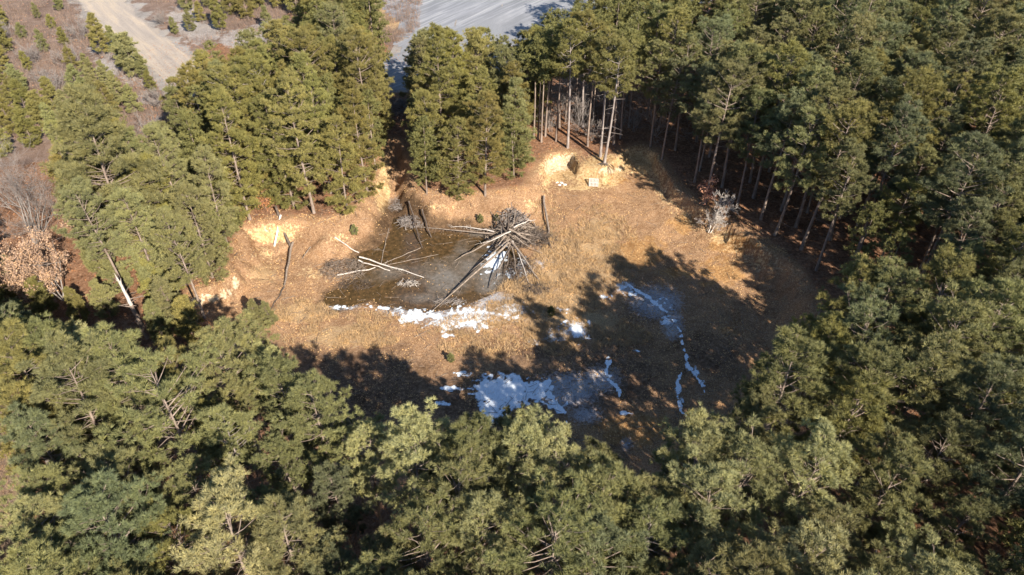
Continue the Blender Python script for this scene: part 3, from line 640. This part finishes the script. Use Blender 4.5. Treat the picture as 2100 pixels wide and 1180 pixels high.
# low pines filling the slope between the left pines and the oak
LP = [(40,590,3.8,'left edge below the oak'),(30,640,4,'at the left edge above the dark shadow'),(210,560,5,'right of the oak'),(250,600,4.6,'behind the broken snag'),(330,620,5,'right of the broken snag top'),(360,660,5.2,'right of the broken snag'),(230,650,4.4,'left of the broken snag'),(400,700,5,'by the brown shrub on the left rim'),(170,660,4,'under the oak'),(340,700,4.6,'at the foot of the broken snag'),(100,650,4.4,'in the shade left of the snag'),(310,570,5,'under the broad pale pine'),(370,590,5.2,'left of the white clay lip'),(60,690,4,'low in the shade at left'),(420,550,5,'above the white clay lip')]
for px_, py_, h, wh in LP:
    b = gp(px_, py_); p = rnd.choice(protos['young']); e = put_pine(p, b[0], b[1], tone(rnd.choice(['olive', 'green', 'green'])), h/p.H)
    tag(e, 'low bushy green pine '+wh, 'young pine', 'low pines left of the pit'); e.name = 'low_pine'

# ------------------------------------------------------------------ snag, logs, board
rg = np.random.default_rng(21)
def logobj(name, A, B, r0, r1, mat, label, cat='log', group=None, twigs=0, tl=.7, mid=None, sides=8, down=False):
    A = np.array(A, float); B = np.array(B, float); n = 7; s = np.linspace(0, 1, n)[:, None]; P = A*(1-s)+B*s
    if mid is not None: P = P+np.array(mid)*(4*s*(1-s))
    P = P+rg.normal(size=P.shape)*min(.05, r0*.5); L = np.linalg.norm(B-A)
    loc = P[0].copy(); e = None
    v, f = tubes([(P-loc, np.interp(s[:, 0], [0, 1], [r0, r1]))], sides)
    ends = np.array([[k for k in range(sides)]])
    tw = []
    for _ in range(twigs):
        u = rg.uniform(.25, 1); c = A*(1-u)+B*u; d = unit(rg.normal(size=3)+np.array([0, 0, -.5 if down else .35])+unit(B-A)*.6); l = tl*rg.uniform(.4, 1.2)
        p1 = c+d*l*.5+rg.normal(size=3)*.05; tw.append((np.array([c, p1, p1+unit(d+np.array([0, 0, -.4]))*l*.5])-loc, np.array([.018, .013, .008])))
    if tw:
        e = empty(name, loc); link('stem', mesh_np('stem', v, f), mat, e, True); link('twigs', mesh_np('twigs', *tubes(tw, 3)), mat, e); o = e
    else: o = link(name, mesh_np(name, v, f), mat, None, True); o.location = loc
    tag(o, label, cat, group); return o
def pt(px, py, dz=0):
    p = gp(px, py); p[2] = max(p[2], WZ)+dz; return p
def ptz(px, py, z): return G(px, py, z)
# broken snag
b = pt(302, 694, 0)
k = (590-578)/FPX; dz = (k*b[1]*cT-b[1]*sT)/(cT+k*sT); Hs = dz+CH-b[2]; tx_ = G(245, 578, b[2]+Hs); print('snag H', Hs)
e = empty('broken_snag', b); tag(e, 'tall broken dead pine trunk with jagged pale splintered top', 'snag')
top = np.array([tx_[0]-b[0], tx_[1]-b[1], Hs]); s = np.linspace(0, 1, 9)[:, None]
low = top*s*.62; v, f = tubes([(low+rg.normal(size=low.shape)*.03, np.linspace(.24, .17, 9))], 9); link('trunk', mesh_np('trunk', v, f), M_bark, e, True)
up_ = top*(.61+.39*s[:7]/s[6]); sp = [(up_+rg.normal(size=up_.shape)*.03, np.linspace(.175, .11, 7))]
for _ in range(7): c = top*rg.uniform(.94, 1.0); d = unit(top)+rg.normal(size=3)*.35; sp.append((np.array([c, c+d*.35, c+d*.8]), np.array([.08, .05, .008])))
v, f = tubes(sp, 6); link('splintered_top', mesh_np('splintered_top', v, f), M_pale, e)
for _ in range(12): c = top*rg.uniform(.25, .8); a = rg.uniform(0, 6.28); l = rg.uniform(.4, 1.5); v, f = tubes([(np.array([c, c+np.array([math.cos(a)*l, math.sin(a)*l, rg.uniform(-.2, .5)])]), np.array([.05, .02]))], 5); link('branch_stub', mesh_np('branch_stub', v, f), M_bark, e)
# white board and its dark prop
A = pt(563, 507, .08); B = pt(577, 446, .35)
def boxmesh(name, sx, sy, sz, bev=.006):
    import bmesh
    bm = bmesh.new(); bmesh.ops.create_cube(bm, size=1); bmesh.ops.scale(bm, vec=(sx, sy, sz), verts=bm.verts)
    bmesh.ops.bevel(bm, geom=bm.edges[:], offset=bev, segments=1, affect='EDGES'); m = bpy.data.meshes.new(name); bm.to_mesh(m); bm.free(); return m
d = Vector(B-A); o = link('white_board', boxmesh('white_board', .30, .06, d.length), M_board); o.location = (A+B)/2; o.rotation_euler = d.to_track_quat('Z', 'X').to_euler()
tag(o, 'long white board lying down the yellow clay bank left of the pond', 'board')
logobj('log', pt(586, 470, .15), pt(568, 434, .7), .17, .14, M_dark, 'short dark log end overlapping the white board on the clay bank')
G1 = 'loose logs on the left bank'
logobj('log', pt(600, 498, .12), pt(584, 588, .12), .15, .10, M_log, 'long grey log pointing down the left bank right of the white board', group=G1, twigs=4)
logobj('log', pt(584, 590, .1), pt(556, 636, .1), .09, .04, M_dark, 'thin dark log end at the foot of the long grey log', group=G1, twigs=12)
logobj('log', pt(637, 508, .1), pt(620, 532, .1), .06, .04, M_log, 'short thin stick right of the long grey log', group=G1)
logobj('log', pt(683, 471, .12), pt(736, 523, .15), .08, .05, M_pale, 'thin pale pole pointing down to the left brush heap', group=G1, twigs=3)
# ice-bound poles in the pond
G2 = 'poles lying in the frozen pond'
logobj('pole', pt(691, 568, .25), pt(771, 557, .12), .10, .05, M_pale, 'pale pole lying level across the left brush heap', group=G2)
logobj('pole', pt(739, 539, .55), pt(871, 578, .06), .10, .04, M_pale, 'long pale forked pole running from the left brush heap onto the ice', group=G2, twigs=10)
logobj('pole', pt(737, 545, .45), pt(800, 562, .1), .08, .05, M_pale, 'shorter pole just beside the long pale forked pole', group=G2)
logobj('pole', pt(783, 549, .0), pt(864, 515, .02), .05, .04, M_log, 'thin brown pole frozen into the middle of the pond', group=G2)
logobj('pole', pt(786, 552, .0), pt(900, 528, .01), .045, .03, M_log, 'thinnest pole frozen in the pond, lower of two', group=G2)
logobj('pole', pt(782, 548, .0), pt(797, 470, .02), .045, .04, M_log, 'thin upright-looking pole frozen in the narrow arm of the pond', group=G2)
logobj('leaning_pole', pt(838, 409, .5), pt(866, 514, .02), .10, .05, M_dark, 'dark crooked pole leaning from the back bank across the pond corner', 'pole', twigs=12)
logobj('leaning_pole', pt(864, 420, .8), pt(883, 493, .1), .11, .07, M_dark, 'straight dark pole standing between bank and pond', 'pole', twigs=3)
logobj('log', pt(1114, 408, .3), pt(1126, 484, .15), .14, .12, M_log, 'lone long log lying down the bank right of the log heap', twigs=5)
logobj('log', pt(1121, 486, .1), pt(1130, 510, .1), .12, .07, M_dark, 'short dark log at the foot of the lone long log')
# the star-shaped heap of logs
hub = pt(1042, 500, 0); HZ = 1.9
def hp(px, py, z): return G(px, py, z)
G3 = 'logs of the star-shaped heap'
LG = [((1040,478,1.7),(932,535,.08),.17,.07,M_log,'log of the star heap reaching left into the pond',6),
 ((1043,497,1.4),(884,637,.12),.19,.06,M_log,'longest log of the star heap, pointing down left across the ice',14),
 ((1050,505,1.2),(1003,590,.15),.13,.07,M_dark,'dark log of the star heap pointing down beside the snow',8),
 ((1044,508,1.1),(1033,568,.15),.11,.06,M_dark,'shortest dark log of the star heap pointing straight down',8),
 ((1047,496,1.4),(1105,577,.25),.19,.12,M_log,'stout log of the star heap pointing down right',5),
 ((1010,479,.9),(842,464,.35),.13,.05,M_log,'long twiggy pole of the star heap lying left along the back shore',34),
 ((1012,476,1.1),(923,466,.5),.10,.05,M_pale,'shorter pale pole above the twiggy one',14),
 ((1036,476,1.6),(1027,440,2.1),.15,.11,M_dark,'dark butt end sticking up left at the top of the heap',0),
 ((1040,474,1.7),(1040,432,2.2),.15,.11,M_dark,'dark butt end sticking straight up at the top of the heap',0),
 ((1056,456,1.8),(1077,436,2.3),.15,.12,M_dark,'dark butt end sticking up right at the top of the heap',5),
 ((1044,470,1.9),(1098,504,.9),.15,.10,M_log,'log of the star heap lying down to the right',6),
 ((1060,479,1.3),(1112,489,.7),.12,.07,M_log,'twiggy log of the star heap pointing right',16)]
MORE = [((1046,474,1.9),(985,500,.9),'thin bleached pole of the star heap pointing left above the snow'),((1044,490,1.5),(962,560,.1),'thin bleached pole between the two long lower arms'),((1046,500,1.3),(1018,575,.1),'thin bleached pole beside the snow, left of the dark arms'),
 ((1050,500,1.2),(1062,580,.2),'thin pale pole pointing down right of the dark arms'),((1052,496,1.3),(1085,585,.2),'thin pale pole just left of the stout log'),((1056,486,1.5),(1112,520,.4),'thin pale pole of the heap pointing low right'),
 ((1030,470,1.6),(968,474,.5),'thin pale pole lying left above the pond arm'),((1034,462,1.8),(1005,432,1.6),'thin pale pole of the heap pointing up left'),((1054,468,1.8),(1098,452,1.2),'thin pale pole of the heap pointing up right'),((1050,466,1.8),(1052,424,1.9),'thin pale pole pointing straight up behind the heap'),
 ((1038,484,1.4),(1000,530,.3),'short pale pole of the heap over the white ice')]
LG += [(a, b, .075, .035, M_pale if k % 4 == 0 else M_log, l, 9) for k, (a, b, l) in enumerate(MORE)]
for A_, B_, r0, r1, mt, lab, tw_ in LG:
    if r0 > .08: r0 *= .8; r1 *= .75
    logobj('log', hp(*A_), hp(*B_), r0, r1*.8, mt, lab, group=G3, mid=rg.normal(size=3)*.16, twigs=tw_, tl=.9, down=tw_ > 20)
def brush(name, cx, cy, rx, ry, h, n, mat, label, seed, rad=.018, L=1.6, mound=True):
    rng = np.random.default_rng(seed); c = pt(cx, cy); ls = []
    for _ in range(n):
        a = rng.uniform(0, 6.28); q = math.sqrt(rng.random()); x = math.cos(a)*q*rx; y = math.sin(a)*q*ry
        z = h*(1-q*q)*rng.uniform(.1, 1)+.05; aa = math.atan2(y, x)+rng.normal()*1.5; l = L*rng.uniform(.4, 1.2)
        d = np.array([math.cos(aa), math.sin(aa), rng.normal()*.28-.12]); m = np.array([x, y, z]); bend = rng.normal(size=3)*.12
        P = np.array([m-d*l/2, m+bend, m+d*l/2]); P[:, 2] = np.maximum(P[:, 2], -.1); r = rad*rng.uniform(.5, 1.7); ls.append((P, np.array([r*1.2, r, r*.4])))
    o = link(name, mesh_np(name, *tubes(ls, 4)), mat); o.location = c; tag(o, label, 'brush heap'); return o
brush('brush_heap', 1058, 482, 3.5, 2.5, 1.2, 560, M_log, 'tangled grey brush heaped under the star of logs', 1, .024)
brush('branch_heap', 1046, 480, 3.0, 2.3, 1.2, 70, M_log, 'thick dead branches jutting from the top of the star heap', 13, .04, 3.0)
brush('brush_heap', 1095, 492, 2.6, 1.6, .7, 320, M_dark, 'dark brush spilling from the right side of the star heap', 2, .022)
brush('brush_heap', 1046, 452, 1.8, 1.4, 1.3, 260, M_twig, 'pale spiky brush at the back of the star heap', 3, .024)
brush('brush_heap', 1068, 555, 1.6, 2.6, .4, 260, M_dark, 'low dark twigs between the lower arms of the star heap', 4, .018)
brush('brush_heap', 703, 556, 2.6, 1.9, 1.0, 420, M_log, 'round heap of fine brown brush at the left shore', 5, .012, 1.3)
brush('brush_heap', 725, 590, 2.2, .9, .3, 150, M_dark, 'flat dark twigs below the left shore heap', 6, .010, 1.0)
brush('brush_heap', 848, 463, 2.0, 1.1, .7, 240, M_twig, 'spray of pale twigs at the tip of the back shore pole', 7, .016, 1.2)
brush('brush_heap', 1100, 595, 1.4, .9, .5, 160, M_dark, 'small dark twig clump at the end of the stout log', 8, .02, .9)
brush('brush_heap', 925, 625, 1.8, .5, .3, 90, M_twig, 'thin reddish twigs on the near shore under the longest log', 9, .012, 1.2)
brush('brush_heap', 815, 420, 1.8, 1.6, .5, 260, M_twig, 'grey twigs choking the narrow top end of the pond', 10, .012, 1.2)
brush('brush_heap', 815, 225, 1.6, 3.0, .8, 220, M_twig, 'bleached brush lying in the shady track between the pines', 11, .02, 1.8)
brush('brush_heap', 838, 590, 1.2, .5, .4, 70, M_pale, 'white frosted twigs where the long forked pole ends in ice', 12, .012, .8)
# pallet
pb = pt(1217, 383, .0); e = empty('pallet', pb); tag(e, 'weathered white wooden pallet propped against the clay bank', 'pallet')
e.rotation_euler = (math.radians(48), 0, math.radians(-6))
for k in range(7): o = link('deck_board', boxmesh('deck_board', .10, 1.02, .02, .003), M_pallet, e); o.location = (-.535+k*.178, .51, .13)
for k in range(3): o = link('stringer', boxmesh('stringer', 1.2, .045, .09, .004), M_board, e); o.location = (0, .06+k*.45, .072)
for k in range(3): o = link('bottom_board', boxmesh('bottom_board', .12, 1.02, .02, .003), M_board, e); o.location = (-.5+k*.5, .51, .015)
# stones left of the pallet
import bmesh
for k in range(9):
    bm = bmesh.new(); bmesh.ops.create_icosphere(bm, subdivisions=2, radius=.16*rnd.uniform(.6, 1.4))
    for v_ in bm.verts: v_.co *= rnd.uniform(.82, 1.15); v_.co.z *= .999
    for v_ in bm.verts: v_.co.z *= .6
    m = bpy.data.meshes.new('stone'); bm.to_mesh(m); bm.free(); o = link('stone', m, M_stone); px_ = 1141+k*2.3; q = pt(px_, 377+rnd.uniform(-3, 3), .04); o.location = q
    tag(o, 'chalky white stone in the little scatter on the floor left of the pallet', 'stone', 'white stones left of the pallet')
# exposed roots under the rim pine
rl = []; b = gp(1241, 343)
for _ in range(22):
    a = rnd.uniform(PI*1.0, PI*2.0); l = rnd.uniform(.7, 1.8); d = np.array([math.cos(a), math.sin(a)])
    P = np.array([[0, 0, .1], [*(d*l*.4), .0], [*(d*l*.75), -.35], [*(d*l), -1.0-rnd.random()*.6]]); rl.append((P, np.array([.07, .05, .035, .012])))
tr_ = min(indiv, key=lambda i: (placed[i][0]-b[0])**2+(placed[i][1]-b[1])**2); rt = link('roots', mesh_np('roots', *tubes(rl, 5)), M_dark, pines[tr_])
rt.scale = (1/placed[tr_][3],)*3; rt.rotation_euler = (0, 0, -pines[tr_].rotation_euler[2])
pines[tr_]['label'] = 'tall slender pine on the clay lip with bare roots hanging over it'

# ------------------------------------------------------------------ grass, litter, scrub (uncountable)
def scatter(poly, n, rng, zmode=0.0):
    a = np.array([p for p in poly]); X = rng.uniform(a[:, 0].min(), a[:, 0].max(), n); Y = rng.uniform(a[:, 1].min(), a[:, 1].max(), n)
    m = inpoly(X, Y, poly); X, Y = X[m], Y[m]; k = (590-Y)/FPX; a_ = (X-1050)/FPX; dz = -sT+k*cT; z = np.full(X.shape, zmode)
    for _ in range(3):
        t = (z-CH)/dz; gx_, gy_ = a_*t, (cT+k*sT)*t; z = height(gx_, gy_)
    return np.stack([gx_, gy_, z], 1)
rng = np.random.default_rng(77)
def blades(P, h, w_, rng, lean=.5):
    n = len(P); a = rng.uniform(0, 6.28, n); s = np.stack([np.cos(a), np.sin(a), np.zeros(n)], 1)*w_/2; hh = h*rng.uniform(.4, 1.2, (n, 1))
    d = np.concatenate([rng.normal(size=(n, 2))*lean, np.ones((n, 1))], 1); return np.stack([P-s, P+s, P+unit(d)*hh], 1).reshape(-1, 3), np.arange(3*n).reshape(-1, 3)
P = []
for px_, py_, rx, ry, n in [(1190,540,110,70,5200),(1110,610,120,45,4200),(1230,470,70,50,1500),(620,640,70,25,1300),(700,690,110,30,2000),(1200,680,130,40,3000),(980,670,110,25,1500),(1120,440,30,50,500),(1050,700,150,40,2400),(760,660,80,20,700)]:
    poly = [(px_+rx*math.cos(a)*(1+.2*math.sin(3*a)), py_+ry*math.sin(a)) for a in np.linspace(0, 6.28, 24)[:-1]]
    c = scatter(poly, n, rng); c = np.repeat(c, 5, 0); c[:, :2] += rng.normal(size=(len(c), 2))*.09; P.append(c)
P = np.concatenate(P); P = P[fbm(P[:, 0]*.6, P[:, 1]*.6, 90) > .42]
o = link('dry_grass', mesh_np('dry_grass', *blades(P, .5, .045, rng, 1.0)), M_leaf); o.color = (.43, .305, .185, 1); tag(o, 'pale straw-coloured dry grass between the log heap and the shaded floor', 'grass', kind='stuff')
PITP = [(800,300),(850,400),(1100,390),(1110,320),(1290,310),(1350,330),(1420,420),(1600,520),(1660,620),(1600,860),(1300,960),(900,950),(650,860),(560,660),(400,640),(380,590),(480,560),(480,440),(640,430),(740,430)]
P = scatter(PITP, 52000, rng); P[:, 2] = np.maximum(P[:, 2], WZ)+.02
keep = (fbm(P[:, 0]*.35, P[:, 1]*.35, 95) > .40); inp = inpoly(P[:, 0], P[:, 1], pondg); keep &= (~inp) | (rng.random(len(P)) < .10)
V, F = leafquads(P[keep], .15, rng, .7); o = link('leaf_litter', mesh_np('leaf_litter', V, F), M_leaf); o.color = (.50, .33, .175, 1); tag(o, 'tan fallen leaves strewn over the pit floor', 'leaves', kind='stuff')
def sticks(P, l, rad, rng):
    n = len(P); a = rng.uniform(0, 6.28, n); L = l*rng.uniform(.3, 1.3, n)**1.3; d = np.stack([np.cos(a)*L, np.sin(a)*L, rng.normal(size=n)*.06*L], 1)/2
    return [(np.array([p-q, p+rng.normal(size=3)*.05, p+q]), np.array([rad, rad*.8, rad*.4])*rng.uniform(.5, 1.6)) for p, q in zip(P, d)]
P = scatter(PITP, 1500, rng); P[:, 2] = np.maximum(P[:, 2], WZ)+.04
o = link('twig_litter', mesh_np('twig_litter', *tubes(sticks(P, 1.5, .022, rng), 3)), M_log); tag(o, 'small fallen twigs strewn over the pit floor', 'twigs', kind='stuff')
# forest-floor litter
X = rng.uniform(-60, 80, 60000); Y = rng.uniform(15, 120, 60000); mk = ~inpoly(X, Y, lipg); X, Y = X[mk], Y[mk]
V, F = leafquads(np.stack([X, Y, height(X, Y)+.03], 1), .2, rng, 1.2); o = link('forest_litter', mesh_np('forest_litter', V, F), M_leaf); o.color = (.30, .14, .07, 1); tag(o, 'russet leaves and needles on the ground under the pines', 'leaves', kind='stuff')
# scrub of fine bare stems
P = scatter([(-60,-30),(160,-30),(200,40),(250,90),(320,160),(330,230),(280,280),(230,230),(150,215),(100,260),(-60,310)], 8000, rng, PLAT)
P2 = scatter([(290,-30),(650,-30),(640,40),(520,80),(420,100),(390,90),(330,50)], 2600, rng, PLAT); P3 = scatter([(765,-30),(870,-30),(860,60),(815,90),(780,80)], 1500, rng, PLAT)
P = np.concatenate([P, P2, P3]); P = P[(linedist(P[:, 0], P[:, 1], road_g) > 4.4) & (fbm(P[:, 0]*.25, P[:, 1]*.25, 99) > .40)]
P = np.repeat(P, 5, 0); P[:, :2] += rng.normal(size=(len(P), 2))*.2
V, F = blades(P, 1.5, .030, rng, .28); o = link('scrub', mesh_np('scrub', V, F), M_leaf); o.color = (.22, .17, .15, 1); tag(o, 'mauve-brown thicket of bare stems round the dirt road', 'scrub', kind='stuff')
P = P[::3]; V, F = leafquads(P+np.array([0, 0, .1]), .2, rng, .8); o = link('scrub_litter', mesh_np('scrub_litter', V, F), M_leaf); o.color = (.34, .20, .14, 1); tag(o, 'reddish dead leaves under the bare scrub', 'leaves', kind='stuff')
# forest brush under the left-side pines at the field edge
P = scatter([(-60,820),(15,850),(60,1000),(70,1240),(-60,1240)], 3000, rng, PLAT); P = np.repeat(P, 4, 0); P[:, :2] += rng.normal(size=(len(P), 2))*.15
V, F = blades(P, .5, .03, rng, .7); o = link('field_grass', mesh_np('field_grass', V, F), M_leaf); o.color = (.30, .22, .16, 1); tag(o, 'short brown winter grass of the field at the left edge', 'grass', kind='stuff')
print('objects', len(bpy.data.objects))
